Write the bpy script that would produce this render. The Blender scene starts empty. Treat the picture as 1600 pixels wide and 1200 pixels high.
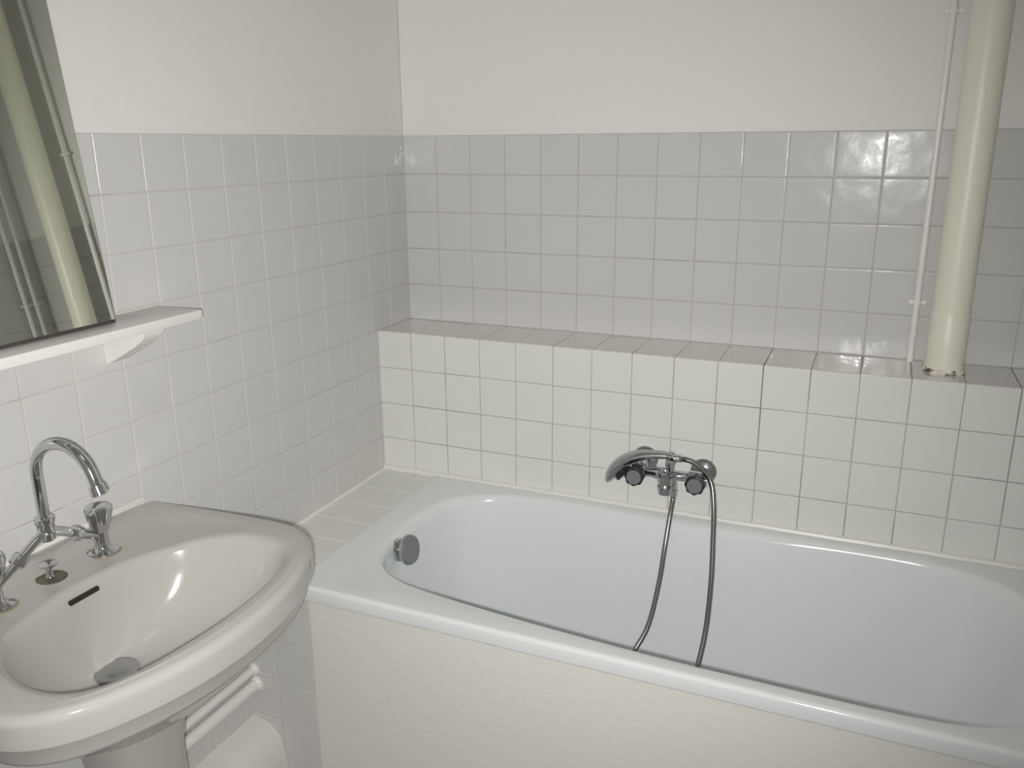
import bpy, bmesh, math, random
from mathutils import Vector, Matrix, Euler
random.seed(7)
C = bpy.context.scene.collection
S = 0.11                      # one wall tile (with joint) in metres; shapes below are written in tile units
FL = 14.0                     # floor lies 14 tiles below the top of the tiling (z = 0)
def V(x, y, z): return Vector((x*S, y*S, (z+FL)*S))

# ------------------------------------------------------------------ camera, world, lights, exposure
cam = bpy.data.cameras.new('camera'); co = bpy.data.objects.new('camera', cam); C.objects.link(co)
co.location = V(12.0367, -20.5821, -0.2215)
co.rotation_euler = Euler((1.292866, 0.0074296, 0.4055055), 'XYZ')
cam.sensor_width = 36; cam.lens = 1316.467/1600*36; cam.clip_start = 0.02
bpy.context.scene.camera = co
w = bpy.data.worlds.new('world'); bpy.context.scene.world = w; w.use_nodes = True
w.node_tree.nodes['Background'].inputs[0].default_value = (0.8, 0.85, 1, 1)
w.node_tree.nodes['Background'].inputs[1].default_value = 0.0
def light(name, kind, loc, energy, col, **k):
    l = bpy.data.lights.new(name, kind); l.energy = energy; l.color = col
    for a, b in k.items(): setattr(l, a, b)
    o = bpy.data.objects.new(name, l); C.objects.link(o); o.location = loc; return o
fl = light('flash_lamp', 'SPOT', V(11.9, -20.65, -0.45), 100, (1.0, 0.985, 0.95), shadow_soft_size=0.012, spot_size=math.radians(102), spot_blend=1.0)
fl.rotation_euler = Euler((1.31, 0, 0.50), 'XYZ')
cl = light('ceiling_fill', 'AREA', V(8, -16, 8.6), 0.7, (1.0, 0.98, 0.94), shape='DISK', size=0.5)  # weak fill light added under the ceiling, no lamp is seen there
dl = light('front_fill', 'AREA', V(8.5, -24.6, 0.8), 1.8, (0.97, 0.985, 1.0), shape='RECTANGLE', size=1.5, size_y=1.9)  # broad fill light added in front of the closed door, not daylight
dl.rotation_euler = Euler((math.radians(90), 0, 0), 'XYZ')
vs = bpy.context.scene.view_settings
bpy.context.scene.display_settings.display_device = 'sRGB'
vs.view_transform = 'Standard'; vs.look = 'None'; vs.gamma = 1; vs.use_curve_mapping = False; vs.exposure = 0.0
cy = bpy.context.scene.cycles
cy.caustics_reflective = True; cy.blur_glossy = 0.0     # the flash glancing off the ledge onto the wall above is real light

# ------------------------------------------------------------------ materials
def mat(name, col, rough=0.5, metal=0.0, bump=None, coat=0.0, vary=None, spec=0.5):
    m = bpy.data.materials.new(name); m.use_nodes = True; nt = m.node_tree; N = nt.nodes; L = nt.links
    b = N['Principled BSDF']; b.inputs['Base Color'].default_value = (*col, 1); b.inputs['Roughness'].default_value = rough
    b.inputs['Metallic'].default_value = metal; b.inputs['Coat Weight'].default_value = coat; b.inputs['Coat Roughness'].default_value = 0.035; b.inputs['Specular IOR Level'].default_value = spec
    tc = N.new('ShaderNodeTexCoord')
    if vary:
        sc, amt, col2 = vary
        n = N.new('ShaderNodeTexNoise'); n.inputs['Scale'].default_value = sc; n.inputs['Detail'].default_value = 4
        L.new(tc.outputs['Object'], n.inputs['Vector'])
        r = N.new('ShaderNodeMapRange'); r.inputs[1].default_value = 1-amt; r.inputs[2].default_value = 1-amt+0.18
        L.new(n.outputs['Fac'], r.inputs[0])
        mx = N.new('ShaderNodeMix'); mx.data_type = 'RGBA'; mx.inputs[6].default_value = (*col, 1); mx.inputs[7].default_value = (*col2, 1)
        L.new(r.outputs[0], mx.inputs[0]); L.new(mx.outputs[2], b.inputs['Base Color'])
    if bump:
        prev = None
        for sc, st, det in bump:
            n = N.new('ShaderNodeTexNoise'); n.inputs['Scale'].default_value = sc; n.inputs['Detail'].default_value = det
            L.new(tc.outputs['Object'], n.inputs['Vector'])
            bp = N.new('ShaderNodeBump'); bp.inputs['Strength'].default_value = 1.0; bp.inputs['Distance'].default_value = st
            L.new(n.outputs['Fac'], bp.inputs['Height'])
            if prev: L.new(prev.outputs[0], bp.inputs['Normal'])
            prev = bp
        L.new(prev.outputs[0], b.inputs['Normal'])
        if coat: L.new(prev.outputs[0], b.inputs['Coat Normal'])
    return m
M = {}
M['paint'] = mat('white_wall_paint', (0.84, 0.835, 0.805), 0.6, bump=[(9, 0.003, 2), (160, 0.0003, 3)])
M['ceiling'] = mat('ceiling_paint', (0.78, 0.77, 0.74), 0.7, bump=[(12, 0.002, 2)])
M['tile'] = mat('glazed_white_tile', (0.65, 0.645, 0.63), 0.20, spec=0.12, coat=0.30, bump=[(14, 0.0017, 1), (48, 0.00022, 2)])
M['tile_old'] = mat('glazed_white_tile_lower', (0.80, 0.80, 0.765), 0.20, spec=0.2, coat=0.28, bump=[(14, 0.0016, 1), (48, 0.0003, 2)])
M['tile_top'] = mat('glazed_tile_ledge_top', (0.72, 0.70, 0.67), 0.2, coat=1.0, bump=[(14, 0.0010, 1)])
M['grout_mould'] = mat('mouldy_grout', (0.50, 0.485, 0.45), 0.8, vary=(3.5, 0.50, (0.16, 0.15, 0.13)), bump=[(300, 0.0004, 2)])
M['grout'] = mat('tile_grout', (0.52, 0.51, 0.48), 0.8, vary=(7, 0.42, (0.26, 0.245, 0.22)), bump=[(300, 0.0004, 2)])
M['grout_light'] = mat('light_grout', (0.62, 0.605, 0.575), 0.8, vary=(5, 0.42, (0.42, 0.40, 0.37)), bump=[(300, 0.0004, 2)])
M['caulk'] = mat('white_silicone', (0.85, 0.84, 0.79), 0.35, vary=(25, 0.30, (0.35, 0.32, 0.27)))
M['enamel'] = mat('bathtub_enamel', (0.82, 0.85, 0.86), 0.10, bump=[(6, 0.0006, 1)])
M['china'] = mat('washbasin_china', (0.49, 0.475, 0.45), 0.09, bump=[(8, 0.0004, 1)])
M['plaster'] = mat('rough_painted_plaster', (0.80, 0.785, 0.745), 0.55, vary=(60, 0.28, (0.55, 0.52, 0.47)), bump=[(45, 0.0013, 4), (220, 0.0007, 3)])
M['gloss_white'] = mat('white_gloss_paint', (0.86, 0.85, 0.82), 0.3, bump=[(60, 0.0004, 2)])
M['pipe_cream'] = mat('cream_pipe_paint', (0.85, 0.845, 0.73), 0.38, bump=[(30, 0.0008, 3)])
M['mortar'] = mat('chipped_mortar', (0.80, 0.78, 0.70), 0.8, vary=(70, 0.55, (0.12, 0.09, 0.07)), bump=[(120, 0.003, 3)])
M['chrome'] = mat('chrome', (0.66, 0.67, 0.70), 0.09, 1.0)
M['chrome_dull'] = mat('dull_chrome', (0.48, 0.49, 0.51), 0.24, 1.0)
M['hose'] = mat('metal_hose', (0.28, 0.285, 0.29), 0.30, 1.0)
M['black'] = mat('black_plastic', (0.015, 0.015, 0.02), 0.3)
M['grey_cap'] = mat('grey_plastic_cap', (0.20, 0.207, 0.225), 0.18, 0.0)
M['aged'] = mat('aged_brown_metal', (0.20, 0.18, 0.14), 0.4, 0.7)
M['stain'] = mat('brown_ring_stain', (0.36, 0.31, 0.23), 0.5)
M['dark'] = mat('dark_opening', (0.02, 0.016, 0.008), 0.7)
M['mirror'] = mat('mirror_glass', (0.93, 0.955, 0.885), 0.015, 1.0)
M['mirror_back_shade'] = mat('mirror_backing_gap_shade', (0.05, 0.045, 0.04), 0.6)
M['floor'] = mat('floor_tile', (0.42, 0.40, 0.37), 0.3)
M['door'] = mat('dark_door', (0.10, 0.085, 0.07), 0.5)

# ------------------------------------------------------------------ helpers
def sm(me, ang=40):
    for p in me.polygons: p.use_smooth = True
    try: me.set_sharp_from_angle(angle=math.radians(ang))
    except Exception: pass
def obj(name, bm, m, parent=None, smooth=True, ang=40, label=None):
    bmesh.ops.recalc_face_normals(bm, faces=bm.faces)
    for v in bm.verts: v.co = V(*v.co)
    me = bpy.data.meshes.new(name); bm.to_mesh(me); bm.free(); me.materials.append(M[m])
    if smooth: sm(me, ang)
    o = bpy.data.objects.new(name, me); C.objects.link(o)
    if parent:
        o.parent = parent; o.matrix_parent_inverse = world_of(parent).inverted()
    if label: o['label'] = label
    return o
def world_of(o):
    m = Matrix.Translation(o.location)
    if o.parent: return world_of(o.parent) @ o.matrix_parent_inverse @ m
    return m
def thing(name, loc, label, cat, group=None):
    o = bpy.data.objects.new(name, None); C.objects.link(o); o.location = V(*loc); o.empty_display_size = 0.05
    return tag(o, label, cat, group)
def tag(o, label, cat, group=None):
    o['label'] = label; o['category'] = cat
    if group: o['group'] = group
    return o
def struct(o): o['kind'] = 'structure'; return o
def bx(bm, lo, hi, bev=0.0, seg=2):
    r = bmesh.ops.create_cube(bm, size=1.0); vs_ = r['verts']
    for v in vs_:
        for i in range(3): v.co[i] = lo[i] + (v.co[i]+0.5)*(hi[i]-lo[i])
    if bev:
        es = list({e for v in vs_ for e in v.link_edges})
        bmesh.ops.bevel(bm, geom=es, offset=bev, segments=seg, affect='EDGES', profile=0.5)
    return bm
def B(): return bmesh.new()
def frames(pts):
    T = []
    for i in range(len(pts)):
        a = pts[max(i-1, 0)]; b = pts[min(i+1, len(pts)-1)]; T.append((b-a).normalized())
    up = Vector((0, 0, 1)) if abs(T[0].z) < 0.9 else Vector((0, 1, 0))
    n = (up - T[0]*up.dot(T[0])).normalized(); F = []
    for t in T:
        n = (n - t*n.dot(t)).normalized(); F.append((t, n, t.cross(n)))
    return F
def catmull(pts, k=8):
    P_ = [Vector(p) for p in pts]; out = []
    for i in range(len(P_)-1):
        p0 = P_[max(i-1, 0)]; p1 = P_[i]; p2 = P_[i+1]; p3 = P_[min(i+2, len(P_)-1)]
        for j in range(k):
            t = j/k
            out.append(0.5*((2*p1)+(p2-p0)*t+(2*p0-5*p1+4*p2-p3)*t*t+(3*p1-p0-3*p2+p3)*t*t*t))
    out.append(P_[-1]); return out
def tube(bm, pts, r, seg=16, k=8, smooth=True, ell=(1, 1), caps=True):
    n0 = len(pts)
    P_ = catmull(pts, k) if smooth else [Vector(p) for p in pts]
    if not hasattr(r, '__len__'): R_ = [r]*len(P_)
    elif smooth:
        R_ = [v.x for v in catmull([(a, 0, 0) for a in r], k)]
    else: R_ = list(r)
    F = frames(P_); rings = []
    for p, (t, n, b), rr in zip(P_, F, R_):
        rings.append([bm.verts.new(p + n*(math.cos(2*math.pi*a/seg)*rr*ell[0]) + b*(math.sin(2*math.pi*a/seg)*rr*ell[1])) for a in range(seg)])
    for A, D in zip(rings, rings[1:]):
        for i in range(seg): bm.faces.new((A[i], A[(i+1) % seg], D[(i+1) % seg], D[i]))
    if caps: bm.faces.new(rings[0][::-1]); bm.faces.new(rings[-1])
    return bm
def lathe(bm, base, axis, prof, seg=32, lobes=0, amp=0.0):
    """prof: list of (distance along axis, radius)"""
    a = Vector(axis).normalized(); u = a.orthogonal().normalized(); v = a.cross(u); base = Vector(base); rings = []
    for h, r in prof:
        ring = []
        for i in range(seg):
            th = 2*math.pi*i/seg; q = r*(1+amp*math.cos(lobes*th)) if lobes else r
            ring.append(bm.verts.new(base + a*h + u*(math.cos(th)*q) + v*(math.sin(th)*q)))
        rings.append(ring)
    for A, D in zip(rings, rings[1:]):
        for i in range(seg): bm.faces.new((A[i], A[(i+1) % seg], D[(i+1) % seg], D[i]))
    bm.faces.new(rings[0][::-1]); bm.faces.new(rings[-1]); return bm
def quad(bm, *p): bm.faces.new([bm.verts.new(q) for q in p])
# tiles: bevelled, slightly wavy glazed squares on a plane
JT = 0.020          # joint width in tiles (2.9 mm)
def tiles(bm, o, u, v, us, vsl, h=0.022, joint=JT, skip=None):
    o = Vector(o); u = Vector(u); v = Vector(v); n = u.cross(v).normalized()
    for i in range(len(us)-1):
        for j in range(len(vsl)-1):
            u0, u1, v0, v1 = us[i]+joint/2, us[i+1]-joint/2, vsl[j]+joint/2, vsl[j+1]-joint/2
            if u1-u0 < 0.02 or v1-v0 < 0.02: continue
            if skip and skip((u0+u1)/2, (v0+v1)/2): continue
            du, dv, dz = random.uniform(-.003, .003), random.uniform(-.003, .003), random.uniform(-.002, .002)
            tx, ty = random.gauss(0, .0022), random.gauss(0, .0022)
            rings = []
            for ins, hh in ((0, -0.02), (0, h*0.55), (0.008, h*0.88), (0.028, h*0.98), (0.07, h)):
                a0, a1, b0, b1 = u0+ins+du, u1-ins+du, v0+ins+dv, v1-ins+dv
                if a1 <= a0 or b1 <= b0: break
                rings.append([bm.verts.new(o+u*p+v*q_+n*(hh+(dz+tx*(p-(u0+u1)/2)+ty*(q_-(v0+v1)/2) if hh > 0 else 0))) for p, q_ in ((a0, b0), (a1, b0), (a1, b1), (a0, b1))])
            for A, D in zip(rings, rings[1:]):
                for k in range(4): bm.faces.new((A[k], A[(k+1) % 4], D[(k+1) % 4], D[k]))
            bm.faces.new(rings[-1])
def seq(a, first, end):
    """positions from a stepping by tile from first to end"""
    out = [a]; x = first
    while x < end-0.02: out.append(x); x += 1
    out.append(end); return out

# ------------------------------------------------------------------ room shell
XR, YF, ZC, ZF, D, YT, ZR = 16.2, -25.5, 9.0, -14.0, 1.73, -7.8, -8.93
o = struct(obj('floor', bx(B(), (-1, YF-1, ZF-0.6), (XR+1, 1, ZF)), 'floor', smooth=False))
o = struct(obj('ceiling', bx(B(), (-1, YF-1, ZC), (XR+1, 1, ZC+0.6)), 'ceiling', smooth=False))
wl = struct(obj('wall_left', bx(B(), (-1, YF-1, ZF), (-0.012, 1, ZC)), 'paint', smooth=False))
wb = struct(obj('wall_back', bx(B(), (-0.0, 0.012, ZF), (XR, 1, ZC)), 'paint', smooth=False))
wr = struct(obj('wall_right', bx(B(), (XR+0.012, YF-1, ZF), (XR+1, 1, ZC)), 'paint', smooth=False))
bm = B(); bx(bm, (0, YF-0.8, ZF), (4.6, YF, ZC)); bx(bm, (12.6, YF-0.8, ZF), (XR, YF, ZC)); bx(bm, (4.6, YF-0.8, 4.6), (12.6, YF, ZC))
wf = struct(obj('wall_front', bm, 'paint', smooth=False))
d1 = struct(obj('added_door_1', bx(B(), (4.6, YF-0.7, ZF), (12.6, YF-0.3, 4.6), 0.03), 'door', smooth=False))  # unseen door, added dark so the chrome has something dark to reflect
bm = B()
for a, b_ in ((5.4, 8.2), (9.0, 11.8)):
    for c, d_ in ((-13, -6), (-5.2, 3.6)): bx(bm, (a, YF-0.32, c), (b_, YF-0.22, d_), 0.05)
obj('door_panel', bm, 'door', d1)
obj('door_handle', tube(B(), [(11.9, YF-0.3, -5), (11.9, YF+0.3, -5), (11.2, YF+0.35, -5.05)], 0.09, 12), 'chrome', d1)

# left wall tiling: z from 0 down to the floor
ycol = [-(1.06+i) for i in range(25)][::-1]
ys = [YF]+[y for y in ycol if y > YF+0.05]+[-0.0]
zs = [float(z) for z in range(-14, 1)]
bm = B(); tiles(bm, (0, 0, 0), (0, -1, 0), (0, 0, 1), [-y for y in ys][::-1], zs) 
bmesh.ops.reverse_faces(bm, faces=bm.faces)
def tiling(bm, parent, m='tile'):
    for v in bm.verts: v.co = V(*v.co)
    me = bpy.data.meshes.new('tiling'); bm.to_mesh(me); bm.free(); me.materials.append(M[m])
    o = bpy.data.objects.new('tiling', me); C.objects.link(o); o.parent = parent; return o
# make every tiling face outwards: helper building with a chosen normal
def tile_plane(o_, u, v, us, vs2, parent, m='tile', **k):
    bm = B(); tiles(bm, o_, u, v, us, vs2, **k); bmesh.ops.recalc_face_normals(bm, faces=bm.faces)
    n = Vector(u).cross(Vector(v))
    return tiling(bm, parent, m)
bm.free()
# u x v must point into the room
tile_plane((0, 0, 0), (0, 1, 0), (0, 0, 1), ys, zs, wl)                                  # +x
obj('grout', bx(B(), (-0.012, YF, ZF), (0.006, 0, -0.0)), 'grout_light', wl, False)
xs = [float(x) for x in range(0, 17)]+[XR]
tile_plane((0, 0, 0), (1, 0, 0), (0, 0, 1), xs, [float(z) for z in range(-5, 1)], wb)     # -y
obj('grout', bx(B(), (0, -0.006, -9.5), (XR, 0.012, -0.0)), 'grout', wb, False)
tile_plane((XR, 0, 0), (0, -1, 0), (0, 0, 1), [0.0]+[-y for y in ys[::-1]][1:], zs, wr)    # -x
obj('grout', bx(B(), (XR-0.006, YF, ZF), (XR+0.012, 0, -0.0)), 'grout_light', wr, False)

# ledge (boxed-in lower wall behind the bathtub)
led = struct(obj('trim_1', bx(B(), (0.0, -D+0.006, ZF), (XR, -0.006, -5.012)), 'grout_mould', smooth=False))
led['label'] = 'tiled ledge running along the back wall above the bathtub'
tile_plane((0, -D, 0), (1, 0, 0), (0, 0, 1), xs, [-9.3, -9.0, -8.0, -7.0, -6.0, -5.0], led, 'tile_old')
tile_plane((0, 0, -5.02), (1, 0, 0), (0, 1, 0), xs, [-D-0.012, -0.02], led, 'tile_top')
# tiled step between left wall and tub, with its front face below
st = struct(obj('trim_2', bx(B(), (0.0, YT+0.006, ZF), (2.0, -D, ZR-0.03)), 'grout_light', smooth=False))
st['label'] = 'narrow tiled step between the left wall and the bathtub'
sy = [YT-0.01]+[y for y in ycol if y > YT and y < -D-0.1]+[-D]
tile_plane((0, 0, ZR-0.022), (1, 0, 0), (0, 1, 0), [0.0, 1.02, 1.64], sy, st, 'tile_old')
tile_plane((0, YT, 0), (1, 0, 0), (0, 0, 1), [0.0, 0.83, 1.83, 2.1], [-14.0, -13.64, -12.64, -11.64, -10.64, -9.64, ZR-0.03], st)
# silicone beads
def bead(pts, r=0.05):
    bm = B(); tube(bm, pts, r, 8, smooth=False); return bm
def wobble(a, b, n, amp=0.008):
    a = Vector(a); b = Vector(b); return [a+(b-a)*(i/n)+Vector((0, random.uniform(-amp, amp), random.uniform(-amp, amp))) for i in range(n+1)]
o = struct(obj('trim_3', bead(wobble((0.03, -D-0.035, ZR+0.055), (XR-0.03, -D-0.035, ZR+0.075), 60), 0.078), 'caulk')); o['label'] = 'white silicone seal along the back of the bathtub'
o = struct(obj('trim_4', bead(wobble((0.035, YT, ZR+0.01), (0.035, -D-0.02, ZR+0.01), 30), 0.055), 'caulk')); o['label'] = 'white silicone seal between step and left wall'
o = struct(obj('trim_5', bead([(XR-0.03, -8, ZR), (XR-0.03, -D-0.02, ZR)], 0.05), 'caulk'))

# rough painted tub panel
pn = struct(obj('trim_6', bx(B(), (2.0, -8.04, ZF), (XR, YT+0.3, -9.17), 0.012), 'plaster', smooth=False)); pn['label'] = 'rough white painted panel closing the front of the bathtub'
# ------------------------------------------------------------------ ring meshes (tub, basin)
def chaikin(P_, n=3):
    for _ in range(n):
        Q = []
        for i in range(len(P_)):
            a = P_[i]; b = P_[(i+1) % len(P_)]
            Q += [(a[0]*.75+b[0]*.25, a[1]*.75+b[1]*.25), (a[0]*.25+b[0]*.75, a[1]*.25+b[1]*.75)]
        P_ = Q
    return P_
def cast(P_, c, th):
    dx, dy = math.cos(th), math.sin(th); best = None
    for i in range(len(P_)):
        ax, ay = P_[i][0]-c[0], P_[i][1]-c[1]; bx_, by = P_[(i+1) % len(P_)][0]-c[0], P_[(i+1) % len(P_)][1]-c[1]
        ex, ey = bx_-ax, by-ay; den = dx*ey-dy*ex
        if abs(den) < 1e-12: continue
        t = (ax*ey-ay*ex)/den; s = (ax*dy-ay*dx)/den
        if -1e-9 <= s <= 1+1e-9 and t > 0: best = t if best is None else max(best, t)
    return best
def loft(bm, rings, cap0=False, cap1=True):
    RV = [[bm.verts.new(p) for p in r] for r in rings]; n = len(RV[0])
    for A, Dd in zip(RV, RV[1:]):
        for i in range(n): bm.faces.new((A[i], A[(i+1) % n], Dd[(i+1) % n], Dd[i]))
    if cap0: bm.faces.new(RV[0][::-1])
    if cap1: bm.faces.new(RV[-1])
    return bm

# ------------------------------------------------------------------ bathtub
TX0, TX1, TY0, TY1 = 1.62, XR-0.06, -8.14, -D-0.05
cT = (8.9, -4.94)
rc = 0.12
outer = []
for (cx, cy, a0) in ((TX1-rc, TY1-rc, 0), (TX0+rc, TY1-rc, 90), (TX0+rc, TY0+rc, 180), (TX1-rc, TY0+rc, 270)):
    for k in range(5): a = math.radians(a0+k*22.5); outer.append((cx+rc*math.cos(a), cy+rc*math.sin(a)))
basin = chaikin([(15.72, -5.0), (15.68, -3.6), (15.3, -2.75), (14.4, -2.22), (12.9, -2.05), (10.4, -2.08), (7.4, -2.08), (5.6, -2.10), (4.3, -2.18), (3.3, -2.5),
         (2.62, -3.1), (2.38, -4.0), (2.34, -5.0), (2.48, -6.0), (2.9, -6.75), (3.7, -7.22), (5.0, -7.42), (7, -7.62), (9, -7.76), (11, -7.80), (13.1, -7.82), (14.3, -7.7), (15.2, -7.2), (15.62, -6.3)], 3)
bottom = chaikin([(13.4, -5.0), (13.3, -3.6), (12.8, -3.0), (12.0, -2.85), (9, -2.8), (5, -2.85), (3.7, -3.1), (3.15, -3.8), (3.05, -4.6), (3.05, -5.4), (3.2, -6.2), (3.8, -6.75), (5, -6.95), (9, -7.1), (12.2, -7.1), (13.0, -6.8), (13.35, -6.2)], 3)
NT = 240
angs = [2*math.pi*i/NT for i in range(NT)]
# spread the angles by arc length on the basin outline
import bisect
def arc_angles(P_, c, n):
    L = [0]
    for i in range(len(P_)): a = P_[i]; b = P_[(i+1) % len(P_)]; L.append(L[-1]+math.hypot(b[0]-a[0], b[1]-a[1]))
    out = []
    for k in range(n):
        s = L[-1]*k/n; i = bisect.bisect_right(L, s)-1; i = min(i, len(P_)-1); f = (s-L[i])/(L[i+1]-L[i]); a = P_[i]; b = P_[(i+1) % len(P_)]
        out.append(math.atan2(a[1]+(b[1]-a[1])*f-c[1], a[0]+(b[0]-a[0])*f-c[0]))
    return out
angs = arc_angles(basin, cT, NT)
RO = [cast(outer, cT, a) for a in angs]; RB = [cast(basin, cT, a) for a in angs]; RF = [cast(bottom, cT, a) for a in angs]
def ring(c, angs, rad, z): return [(c[0]+math.cos(a)*r, c[1]+math.sin(a)*r, z if not callable(z) else z(i)) for i, (a, r) in enumerate(zip(angs, rad))]
def inset(P0, d):   # shrink radii so the wall moves roughly d inwards
    return [r-d for r in P0]
rings = []
def outrect(d):
    q_ = []
    rr = max(rc-d, 0.02)
    for (cx, cy, a0) in ((TX1-rc, TY1-rc, 0), (TX0+rc, TY1-rc, 90), (TX0+rc, TY0+rc, 180), (TX1-rc, TY0+rc, 270)):
        for k in range(5): a = math.radians(a0+k*22.5); q_.append((cx+(rc-d)*math.cos(a), cy+(rc-d)*math.sin(a)))
    return [cast(q_, cT, a) for a in angs]
ZT = -8.87
rings.append(ring(cT, angs, outrect(0.07), -9.20))
rings.append(ring(cT, angs, outrect(0.005), -9.19))
rings.append(ring(cT, angs, outrect(0.0), -9.17))
rings.append(ring(cT, angs, outrect(0.0), ZT-0.09))
for k in range(1, 6):
    a = math.radians(k*18); rings.append(ring(cT, angs, outrect(0.09*(1-math.cos(a))), ZT-0.09+0.09*math.sin(a)))
R1 = outrect(0.14)
rings.append(ring(cT, angs, [max(a, b+0.03) for a, b in zip(R1, RB)], ZT-0.002))
rings.append(ring(cT, angs, [b+0.06 for b in RB], ZT-0.015))
# rounded lip then wall
lip = [(0.0, -0.03), (-0.05, -0.06), (-0.10, -0.12), (-0.14, -0.20), (-0.17, -0.32)]
for d_, dz in lip: rings.append(ring(cT, angs, [b+d_ for b in RB], ZT+dz))
ZB = -13.05
for k in range(1, 15):
    t = k/14
    # wall: steep at first, then rounding into the bottom
    ang = t*math.pi/2
    fr = 1-math.cos(ang)**0.55            # horizontal fraction
    fz = math.sin(ang)**0.62
    fr = 0.35*fz+0.65*fr
    rings.append(ring(cT, angs, [(b-0.17)*(1-fr)+f*fr for b, f in zip(RB, RF)], ZT-0.32+(ZB-ZT+0.32)*fz))
for s_ in (0.7, 0.35, 0.05): rings.append(ring(cT, angs, [f*s_ for f in RF], ZB-0.05*(1-s_)))
tub = thing('bathtub', (8.9, -4.9, -14), 'white enamelled built-in bathtub beneath the tiled ledge', 'bathtub')
o = obj('tub_shell', loft(B(), rings), 'enamel', tub, ang=70)
# four short feet hidden behind the panel carry the tub
for fx, fy in ((4.5, -3.8), (4.5, -6.2), (12, -3.8), (12, -6.2)):
    pass
ov = obj('overflow_cover', lathe(B(), (2.56, -5.36, -9.25), (1, 0.0, 0.18), [(-0.05, 0.10), (0.24, 0.10), (0.25, 0.31), (0.27, 0.335), (0.34, 0.34), (0.38, 0.32), (0.39, 0.2), (0.392, 0.01)], 40), 'grey_cap', tub, label='round grey overflow knob')
obj('overflow_ring', lathe(B(), (2.56, -5.36, -9.25), (1, 0.0, 0.18), [(-0.03, 0.27), (0.05, 0.27), (0.08, 0.24), (0.085, 0.14), (0.22, 0.14), (0.235, 0.335), (0.27, 0.352), (0.31, 0.347)], 40), 'chrome', tub, label='chrome rim behind the grey overflow knob')
obj('drain', lathe(B(), (4.3, -4.9, ZB-0.05), (0, 0, 1), [(-0.05, 0.3), (0.03, 0.3), (0.04, 0.24), (0.02, 0.2), (0.015, 0.02)], 32), 'chrome', tub)

# ------------------------------------------------------------------ bath mixer with handset
mx = thing('bath_mixer_tap', (8.1, -D, -7.7), 'chrome bath and shower mixer tap mounted on the tiled wall below the ledge', 'tap')
xL, xRr, zM, yM = 7.42, 8.82, -7.72, -2.22
for x_ in (xL, xRr):
    zf = -7.56 if x_ == xL else -7.69
    obj('wall_flange', lathe(B(), (x_, -D-0.015, zf), (0, -1, 0), [(-0.01, 0.31), (0.03, 0.31), (0.05, 0.295), (0.065, 0.16), (0.08, 0.13), (0.2, 0.12)], 36), 'chrome_dull', mx)
    obj('supply_elbow', tube(B(), [(x_, -D-0.1, zf), (x_, -1.95, zf-0.04), (x_, yM, zM)], 0.13, 16), 'chrome', mx)
bm = B(); lathe(bm, (xL-0.22, yM, zM), (1, 0, 0), [(0, 0.10), (0.02, 0.17), (0.30, 0.18), (0.34, 0.13), (0.52, 0.12), (0.56, 0.15), (0.98, 0.15), (1.02, 0.12), (1.34, 0.12), (1.38, 0.18), (1.80, 0.18), (1.83, 0.1)], 28)
obj('body', bm, 'chrome', mx)
for x_ in (xL-0.03, xRr-0.02):
    kn = obj('knob', lathe(B(), (x_, yM-0.08, zM-0.02), (0, -1, 0.12), [(0, 0.11), (0.12, 0.13), (0.16, 0.205), (0.40, 0.225), (0.44, 0.215), (0.45, 0.17)], 48, 8, 0.055), 'black', mx, label='black ribbed knob with a grey cap')
    obj('cap', lathe(B(), (x_, yM-0.50, zM+0.02), (0, -1, 0.12), [(-0.02, 0.18), (0.02, 0.18), (0.045, 0.155), (0.05, 0.01)], 32), 'grey_cap', kn)
bm = B(); lathe(bm, (8.06, yM-0.14, zM+0.08), (0, -0.12, -1), [(0, 0.15), (0.03, 0.18), (0.20, 0.185), (0.24, 0.165), (0.27, 0.165), (0.31, 0.185), (0.42, 0.17), (0.5, 0.15), (0.52, 0.10)], 28)
obj('spout', bm, 'chrome_dull', mx)
obj('hose_outlet', lathe(B(), (8.22, yM+0.02, zM-0.10), (0, 0, -1), [(0, 0.08), (0.25, 0.08), (0.27, 0.10), (0.42, 0.10), (0.44, 0.07)], 20), 'chrome', mx)
bm = B(); bx(bm, (8.06, yM-0.10, -7.62), (8.22, yM+0.08, -7.36), 0.03)
for yy in (-0.16, 0.14): bx(bm, (8.04, yM+yy-0.03, -7.46), (8.24, yM+yy+0.03, -7.20), 0.02)
bx(bm, (8.04, yM-0.18, -7.48), (8.24, yM+0.16, -7.42), 0.015)
obj('cradle', bm, 'chrome', mx)
obj('diverter_knob', lathe(B(), (8.06, yM-0.18, -7.55), (0, -1, 0.1), [(0, 0.05), (0.1, 0.06), (0.12, 0.09), (0.2, 0.09), (0.22, 0.05)], 20), 'chrome', mx)
hs = thing('shower_handset', (8.1, yM, -7.2), 'curved chrome hand shower resting in the cradle of the bath mixer', 'shower head')
pts = [(8.26, yM, -7.29), (8.05, yM, -7.25), (7.75, yM, -7.27), (7.42, yM-0.01, -7.33), (7.10, yM-0.03, -7.47), (6.86, yM-0.06, -7.69), (6.70, yM-0.08, -7.93), (6.63, yM-0.09, -8.08)]
obj('handle', tube(B(), pts, [0.075, 0.09, 0.12, 0.15, 0.18, 0.195, 0.15, 0.06], 20, 8, ell=(0.85, 1.25)), 'chrome_dull', hs)
bm = B(); lathe(bm, (6.93, yM-0.06, -7.74), (0.80, -0.12, -0.58), [(-0.08, 0.20), (0.13, 0.23), (0.16, 0.21), (0.165, 0.01)], 32)
obj('spray_face', bm, 'black', hs, label='dark spray face')
obj('hose_nut', lathe(B(), (8.24, yM, -7.285), (1, 0, 0.0), [(0, 0.09), (0.12, 0.09), (0.16, 0.06)], 18), 'chrome', hs)
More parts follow.
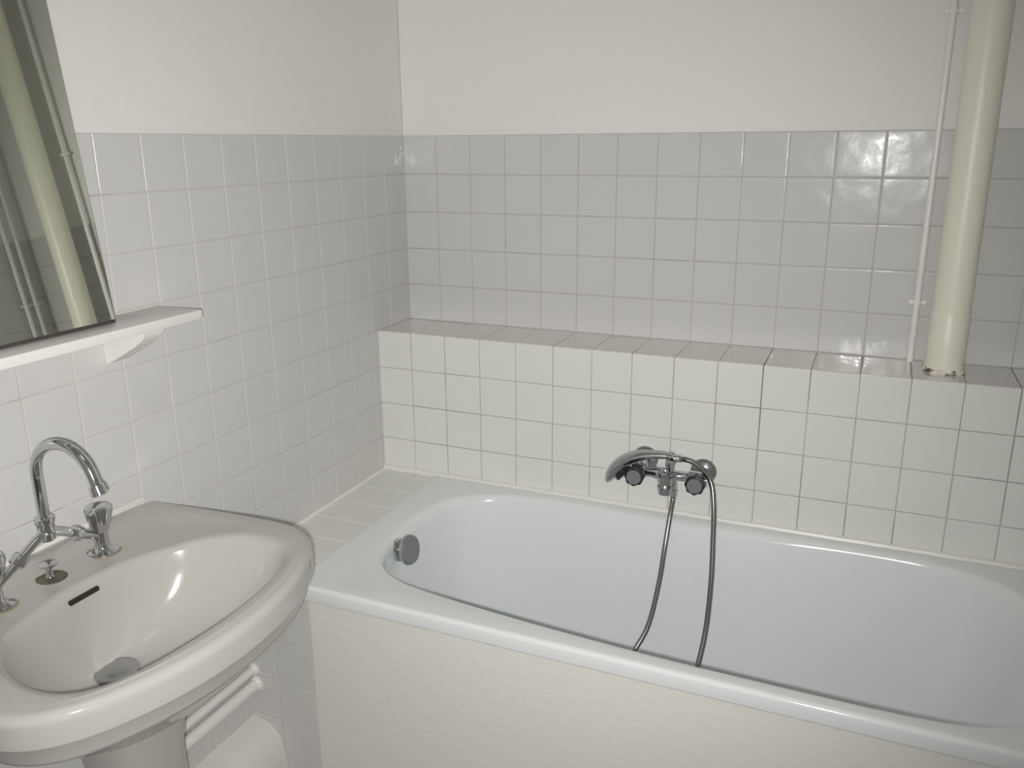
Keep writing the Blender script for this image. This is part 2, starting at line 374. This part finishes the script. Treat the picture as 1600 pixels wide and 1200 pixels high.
# hose: from handset end over the right flange, down into the tub, loop, back up to the outlet
yh = yM
hp = [(8.38, yM, -7.285), (8.62, yM-0.02, -7.31), (8.88, yM-0.08, -7.44), (9.12, yM-0.22, -7.68), (9.24, yM-0.40, -8.2), (9.31, -2.85, -9.0), (9.36, -3.1, -9.8), (9.36, -3.4, -10.8), (9.28, -3.75, -11.6), (9.1, -4.2, -12.6), (8.5, -4.75, -12.96), (7.8, -4.75, -12.96),
      (7.55, -4.35, -12.6), (7.75, -3.8, -11.75), (8.02, -3.4, -11.1), (8.15, -3.05, -10.2), (8.20, -2.75, -9.3), (8.215, -2.45, -8.7), (8.22, yM+0.02, -8.3), (8.22, yM+0.02, -8.13)]
hc = catmull(hp, 24)
hr = [0.064 if i % 2 else 0.057 for i in range(len(hc))]
hose = tag(obj('shower_hose', tube(B(), hc, hr, 12, smooth=False), 'hose', ang=60), 'ribbed metal shower hose looping from the bath mixer down into the bathtub', 'hose')

# ------------------------------------------------------------------ washbasin
YC = -12.63
half = [(0.0, 2.62), (0.5, 2.66), (1.2, 2.72), (2.0, 2.78), (2.8, 2.80), (3.35, 2.76), (3.75, 2.55), (4.05, 2.2), (4.28, 1.75), (4.46, 1.25), (4.58, 0.7), (4.62, 0.2)]
out_ = [(x, YC+h) for x, h in half]+[(x, YC-h) for x, h in half[::-1]]
hb = [(1.33, 0.25), (1.45, 0.95), (1.72, 1.5), (2.15, 1.92), (2.75, 2.16), (3.3, 2.20), (3.72, 2.06), (3.98, 1.72), (4.14, 1.2), (4.22, 0.6), (4.25, 0.15)]
bow_ = chaikin([(x, YC+h) for x, h in hb]+[(x, YC-h) for x, h in hb[::-1]], 3)
def corner_outline(sc_d):
    """outline inset by sc_d with small round corners at the wall"""
    P_ = []
    for x, h in half: P_.append((max(x, 0.02), h))
    Q = [(x, YC+h) for x, h in P_]+[(x, YC-h) for x, h in P_[::-1]]
    return chaikin(Q, 3)
OUT = corner_outline(0)
cS = (2.55, YC); NS = 200
angS = arc_angles(OUT, cS, NS)
SO = [cast(OUT, cS, a) for a in angS]; SB = [cast(bow_, cS, a) for a in angS]
ZS = -6.50
def sback(i):   # 1 at the wall side, 0 towards the room
    x = cS[0]+math.cos(angS[i])*SO[i]
    return max(0.0, min(1.0, (2.6-x)/1.6))
def atwall(i, r):  # keep the back plane on the wall
    return r
rings = []
def rs(rad, z):
    R_ = []
    for i, (a, r) in enumerate(zip(angS, rad)):
        x = cS[0]+math.cos(a)*r; y = cS[1]+math.sin(a)*r
        R_.append((max(x, 0.045), y, z(i) if callable(z) else z))
    return R_
# underside from the pedestal outwards
rings.append(rs([0.5]*NS, -8.35))
rings.append(rs([min(o_*0.30, 1.1) for o_ in SO], -8.30))
rings.append(rs([o_*0.52 for o_ in SO], -8.1))
rings.append(rs([o_*0.72 for o_ in SO], -7.72))
rings.append(rs([o_*0.87 for o_ in SO], -7.40))
rings.append(rs([o_-0.16 for o_ in SO], -7.28))
rings.append(rs([o_-0.11 for o_ in SO], -7.25))
rings.append(rs([o_-0.09 for o_ in SO], -7.20))
rings.append(rs([o_-0.03 for o_ in SO], -6.97))
rings.append(rs([o_-0.015 for o_ in SO], -6.95))
rings.append(rs([o_+0.035 for o_ in SO], -6.925))
rings.append(rs([o_+0.04 for o_ in SO], -6.80))
for k in range(0, 7):
    a = math.radians(-10+k*100/6)
    rings.append(rs([o_+0.035-0.13+0.13*math.cos(a) for o_ in SO], ZS-0.13+0.13*math.sin(a)))
rings.append(rs([o_-0.20 for o_ in SO], ZS-0.004))
# deck: lip falls to a shelf in the rear, flat rim in front
SBo = [min(b+0.10, o_-0.24) for b, o_ in zip(SB, SO)]
def mid(f): return [ (o_-0.20)*(1-f)+b*f for o_, b in zip(SO, SBo)]
for f, dz in ((0.12, -0.015), (0.28, -0.07), (0.42, -0.105), (0.7, -0.115), (0.92, -0.125), (1.0, -0.13)):
    rings.append(rs(mid(f), lambda i, f=f, dz=dz: ZS+dz*sback(i)-0.012*f))
for d_, dz in ((0.06, -0.02), (0.0, -0.035), (-0.04, -0.07), (-0.075, -0.13)):
    rings.append(rs([min(b+d_, o_-0.26) for b, o_ in zip(SB, SO)], lambda i, dz=dz: ZS-0.12*sback(i)+dz))
dS = (2.02, YC-0.08)
def bowlring(f, z):
    R_ = []
    for i, (a, b) in enumerate(zip(angS, SB)):
        b -= 0.075; x = cS[0]+math.cos(a)*b; y = cS[1]+math.sin(a)*b
        R_.append((dS[0]+(x-dS[0])*f, dS[1]+(y-dS[1])*f, z if f < 0.9 else z-0.10*sback(i)*(f-0.9)*10))
    return R_
for k in range(1, 16):
    f = 1-k/16*0.93
    rings.append(bowlring(f, ZS-0.15-1.35*(1-f**2.5)**0.85))
sk = thing('washbasin', (2.3, YC, -14), 'white china pedestal washbasin mounted on the tiled left wall', 'washbasin')
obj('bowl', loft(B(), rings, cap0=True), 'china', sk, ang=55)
# pedestal
PR = []
for z, wx, wy, cx in ((-14, 0.95, 1.05, 2.05), (-13.7, 0.92, 1.0, 2.05), (-13.2, 0.80, 0.85, 2.05), (-11.5, 0.66, 0.68, 2.05), (-9.5, 0.66, 0.68, 2.05), (-8.6, 0.78, 0.80, 2.05), (-8.1, 0.95, 0.95, 2.05)):
    PR.append([(cx+wx*abs(math.cos(t))**0.8*(1 if math.cos(t) > 0 else -1), YC+wy*abs(math.sin(t))**0.8*(1 if math.sin(t) > 0 else -1), z) for t in [2*math.pi*i/48 for i in range(48)]])
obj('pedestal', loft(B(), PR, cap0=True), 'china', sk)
# overflow slot, pop-up plate, drain
bm = B(); tube(bm, [(1.475, YC-0.26, -6.80), (1.475, YC+0.24, -6.80)], 0.042, 12, smooth=False, ell=(1.0, 1.0))
obj('overflow_slot', bm, 'dark', sk, label='dark overflow slot')
obj('drain', lathe(B(), (dS[0], dS[1], -7.96), (0, 0, 1), [(-0.15, 0.30), (0.05, 0.33), (0.07, 0.31), (0.06, 0.25), (0.085, 0.20), (0.09, 0.01)], 32), 'chrome_dull', sk)
sb = B(); bx(sb, (0.027, YC-2.2, -6.72), (0.06, YC+2.58, -6.44), 0.01)
obj('silicone_seal', sb, 'caulk', sk)

# ------------------------------------------------------------------ basin tap (bridge type)
tp = thing('basin_mixer_tap', (0.86, YC, -6.6), 'chrome bridge mixer tap with swan neck spout on the washbasin', 'tap')
ZD = -6.635
node = Vector((0.86, YC, -5.86))
vx = 0.84
for sgn in (1, -1):
    vy = YC+sgn*0.94
    vb = obj('valve', lathe(B(), (vx, vy, ZD), (0, 0, 1), [(0, 0.25), (0.03, 0.25), (0.05, 0.21), (0.08, 0.14), (0.12, 0.115), (0.30, 0.11), (0.50, 0.115), (0.55, 0.10)], 28), 'chrome', tp)
    obj('washer_ring', lathe(B(), (vx, vy, ZD), (0, 0, 1), [(-0.02, 0.29), (0.012, 0.29), (0.016, 0.24)], 32), 'stain', tp, label='brown stained ring around the valve foot')
    obj('handle', lathe(B(), (vx+0.02, vy, ZD+0.38), (0, 0, 1), [(0, 0.11), (0.06, 0.13), (0.18, 0.165), (0.36, 0.20), (0.41, 0.195), (0.44, 0.16), (0.45, 0.12), (0.455, 0.01)], 48, 8, 0.05), 'chrome', vb)
    a = Vector((vx, vy, ZD+0.28)); b = node+Vector((0, sgn*0.08, -0.02))
    b = Vector((node.x, node.y+sgn*0.10, node.z-0.02))
    m1 = a.lerp(b, 0.55)
    obj('bridge_arm', tube(B(), [a, a.lerp(b, 0.3), m1, b.lerp(m1, 0.2), node], 0.068, 16, 6), 'chrome', tp)
    dirv = (b-a).normalized()
    obj('union_nut', lathe(B(), a.lerp(b, 0.44), dirv, [(0, 0.07), (0.01, 0.11), (0.08, 0.12), (0.15, 0.11), (0.16, 0.07)], 6*4, 6, 0.05), 'chrome', tp)
obj('centre_body', lathe(B(), node+Vector((0, 0, -0.14)), (0, 0, 1), [(0, 0.07), (0.02, 0.11), (0.12, 0.12), (0.15, 0.135), (0.18, 0.12), (0.28, 0.12), (0.31, 0.14), (0.38, 0.14), (0.41, 0.09)], 28), 'chrome', tp)
sp = [(0.86, YC, -5.6), (0.86, YC, -5.2), (0.86, YC, -4.92)]
for k in range(1, 9):
    a = math.radians(180-k*20.5); sp.append((1.46+0.60*math.cos(a), YC, -4.92+0.56*math.sin(a)))
sp += [(2.095, YC, -4.93)]
spo = obj('spout', tube(B(), sp, 0.080, 20, 6), 'chrome', tp)
dd = (Vector(sp[-1])-Vector(sp[-2])).normalized()
obj('aerator', lathe(B(), Vector(sp[-1])-dd*0.04, dd, [(0, 0.08), (0.01, 0.105), (0.15, 0.115), (0.16, 0.10), (0.155, 0.01)], 24), 'chrome', spo)
pu = thing('pop_up_rod', (0.82, YC-0.02, ZD), 'small chrome pop-up waste knob on an aged oval plate, behind the washbasin bowl', 'plug control')
obj('plate', lathe(B(), (0.82, YC-0.02, ZD-0.01), (0, 0, 1), [(0, 0.235), (0.02, 0.235), (0.035, 0.215), (0.04, 0.01)], 36), 'aged', pu)
obj('knob', lathe(B(), (0.80, YC-0.02, ZD+0.02), (0, 0, 1), [(0, 0.07), (0.04, 0.05), (0.14, 0.045), (0.18, 0.10), (0.20, 0.135), (0.23, 0.135), (0.245, 0.10), (0.25, 0.01)], 24), 'chrome', pu)

# ------------------------------------------------------------------ shelf and mirror
sh = thing('wall_shelf', (0.5, -12.6, -3.1), 'white painted wooden shelf on the left wall below the mirror', 'shelf')
obj('board', bx(B(), (0.025, -16.2, -3.20), (1.06, -9.12, -3.03), 0.02), 'gloss_white', sh)
for y_ in (-10.38, -15.0):
    prof = [(0.03, -3.20), (1.03, -3.20), (1.0, -3.28), (0.92, -3.36), (0.75, -3.47), (0.45, -3.63), (0.12, -3.80), (0.03, -3.83)]
    bm = B(); A = [bm.verts.new((x, y_-0.05, z)) for x, z in prof]; Bv = [bm.verts.new((x, y_+0.36, z)) for x, z in prof]
    bm.faces.new(A); bm.faces.new(Bv[::-1])
    for i in range(len(prof)): bm.faces.new((A[i], Bv[i], Bv[(i+1) % len(prof)], A[(i+1) % len(prof)]))
    obj('bracket', bm, 'gloss_white', sh, ang=30)
am = math.radians(6.1)
mr = thing('wall_mirror', (0.5, -12.6, -3.03), 'large frameless mirror leaning back against the wall on the white shelf', 'mirror')
def slab(y0, y1, z0, L, x0, t0, t1):
    bm = B(); c, s = math.cos(am), math.sin(am); P8 = []
    for t in (t0, t1):
        for l in (0, L):
            for y in (y0, y1): P8.append(bm.verts.new((x0-l*s+t*c, y, z0+l*c+t*s)))
    for f in ((0, 1, 3, 2), (4, 6, 7, 5), (0, 4, 5, 1), (2, 3, 7, 6), (0, 2, 6, 4), (1, 5, 7, 3)): bm.faces.new([P8[i] for i in f])
    return bm
MX0, MZ0, ML = 0.60, -2.955, 5.25
obj('glass', slab(-14.8, -10.62, MZ0, ML, MX0, 0.0, 0.02), 'mirror', mr, False)
obj('backing_gap_shade', slab(-14.8, -10.60, MZ0-0.06, ML+0.06, MX0, -0.03, -0.004), 'mirror_back_shade', mr, False)  # dark board; its strip below the glass draws the shadow gap over the shelf

# ------------------------------------------------------------------ pipes
bp = thing('waste_pipe', (13.6, -0.82, -5), 'thick cream painted vertical pipe standing on the ledge', 'pipe')
PX, PY = 13.62, -0.80
obj('pipe', lathe(B(), (PX, PY, -3.72), (0, 0, 1), [(0, 0.372), (ZC+3.72, 0.372)], 48), 'pipe_cream', bp)
obj('socket', lathe(B(), (PX, PY, -4.99), (0, 0, 1), [(0, 0.385), (1.27, 0.385), (1.285, 0.378), (1.29, 0.3)], 48), 'pipe_cream', bp)
prof = [(0, 0.44), (0.03, 0.425), (0.07, 0.40), (0.10, 0.38)]
bm = lathe(B(), (PX, PY, -5.0), (0, 0, 1), prof, 64)
for v in bm.verts: v.co.x += random.uniform(-.012, .012); v.co.y += random.uniform(-.012, .012)
obj('mortar_collar', bm, 'mortar', bp, label='chipped mortar collar at the pipe foot')
def thin_pipe(x, y, clips, label, clipdir, z1=ZC, r=0.072):
    t = thing('water_pipe', (x, y, -5), label, 'pipe')
    obj('pipe', lathe(B(), (x, y, -5.0), (0, 0, 1), [(0, r), (z1+5, r)], 20), 'gloss_white', t)
    for z in clips:
        bm = B(); lathe(bm, (x, y, z-0.05), (0, 0, 1), [(0, r+0.03), (0.1, r+0.03)], 20)
        n = Vector(clipdir); s_ = n.cross(Vector((0, 0, 1)))
        for k in (-1, 1):
            p = Vector((x, y, z))+s_*(k*0.13); lathe(bm, p-n*0.04, n, [(0, 0.05), (0.08, 0.05)], 12)
        lathe(bm, (x, y, z), n, [(0.05, 0.04), (0.155, 0.04)], 12)
        obj('clip', bm, 'gloss_white', t)
    return t
thin_pipe(12.98, -0.19, (2.28, -3.64), 'thin white water pipe clipped to the back wall, left of the thick cream pipe', (0, 1, 0))
thin_pipe(XR-0.20, -0.58, (-2.2,), 'thin white water pipe beside the room corner, nearer the back wall', (1, 0, 0))
thin_pipe(XR-0.20, -0.96, (-2.2,), 'thin white water pipe on the right wall, farther from the back wall', (1, 0, 0))
# pipes under the basin, along the left wall
def low_pipe(x, z, r, label):
    t = thing('heating_pipe', (x, -11, z), label, 'pipe')
    obj('pipe', tube(B(), [(x, YF+0.1, z), (x, -12, z), (x, YT-0.02, z)], r, 20, 2), 'gloss_white', t)
    bm = lathe(B(), (x, YT-0.02, z), (0, -1, 0), [(0, r+0.05), (0.04, r+0.045), (0.08, r+0.01)], 24)
    obj('escutcheon', bm, 'gloss_white', t)
    for y in (-14.5,): obj('clip', lathe(B(), (x, y, z), (0, -1, 0), [(0, r+0.02), (0.12, r+0.02)], 20), 'gloss_white', t)
low_pipe(0.16, -11.50, 0.10, 'thinner upper white painted pipe running along the left wall beneath the washbasin')
low_pipe(0.20, -11.86, 0.14, 'thicker lower white painted pipe running along the left wall beneath the washbasin')
prof = [(0.03, -12.72), (0.30, -12.76), (0.55, -12.86), (0.74, -13.06), (0.84, -13.35), (0.88, -13.7), (0.90, -14.0), (0.03, -14.0)]
bm = B(); nn = 46; RR = []
for i in range(nn+1):
    y = YF+0.1+(YT-0.03-YF-0.1)*i/nn; jit = random.uniform(-.012, .012)
    RR.append([(x+(jit if 0.1 < x else 0), y, z+(random.uniform(-.01, .01) if z > -13.9 else 0)) for x, z in prof])
loft(bm, RR, cap0=True)
o = obj('pipe_casing', bm, 'plaster', ang=60)
tag(o, 'rough white plastered casing at the foot of the left wall beneath the washbasin', 'pipe casing')
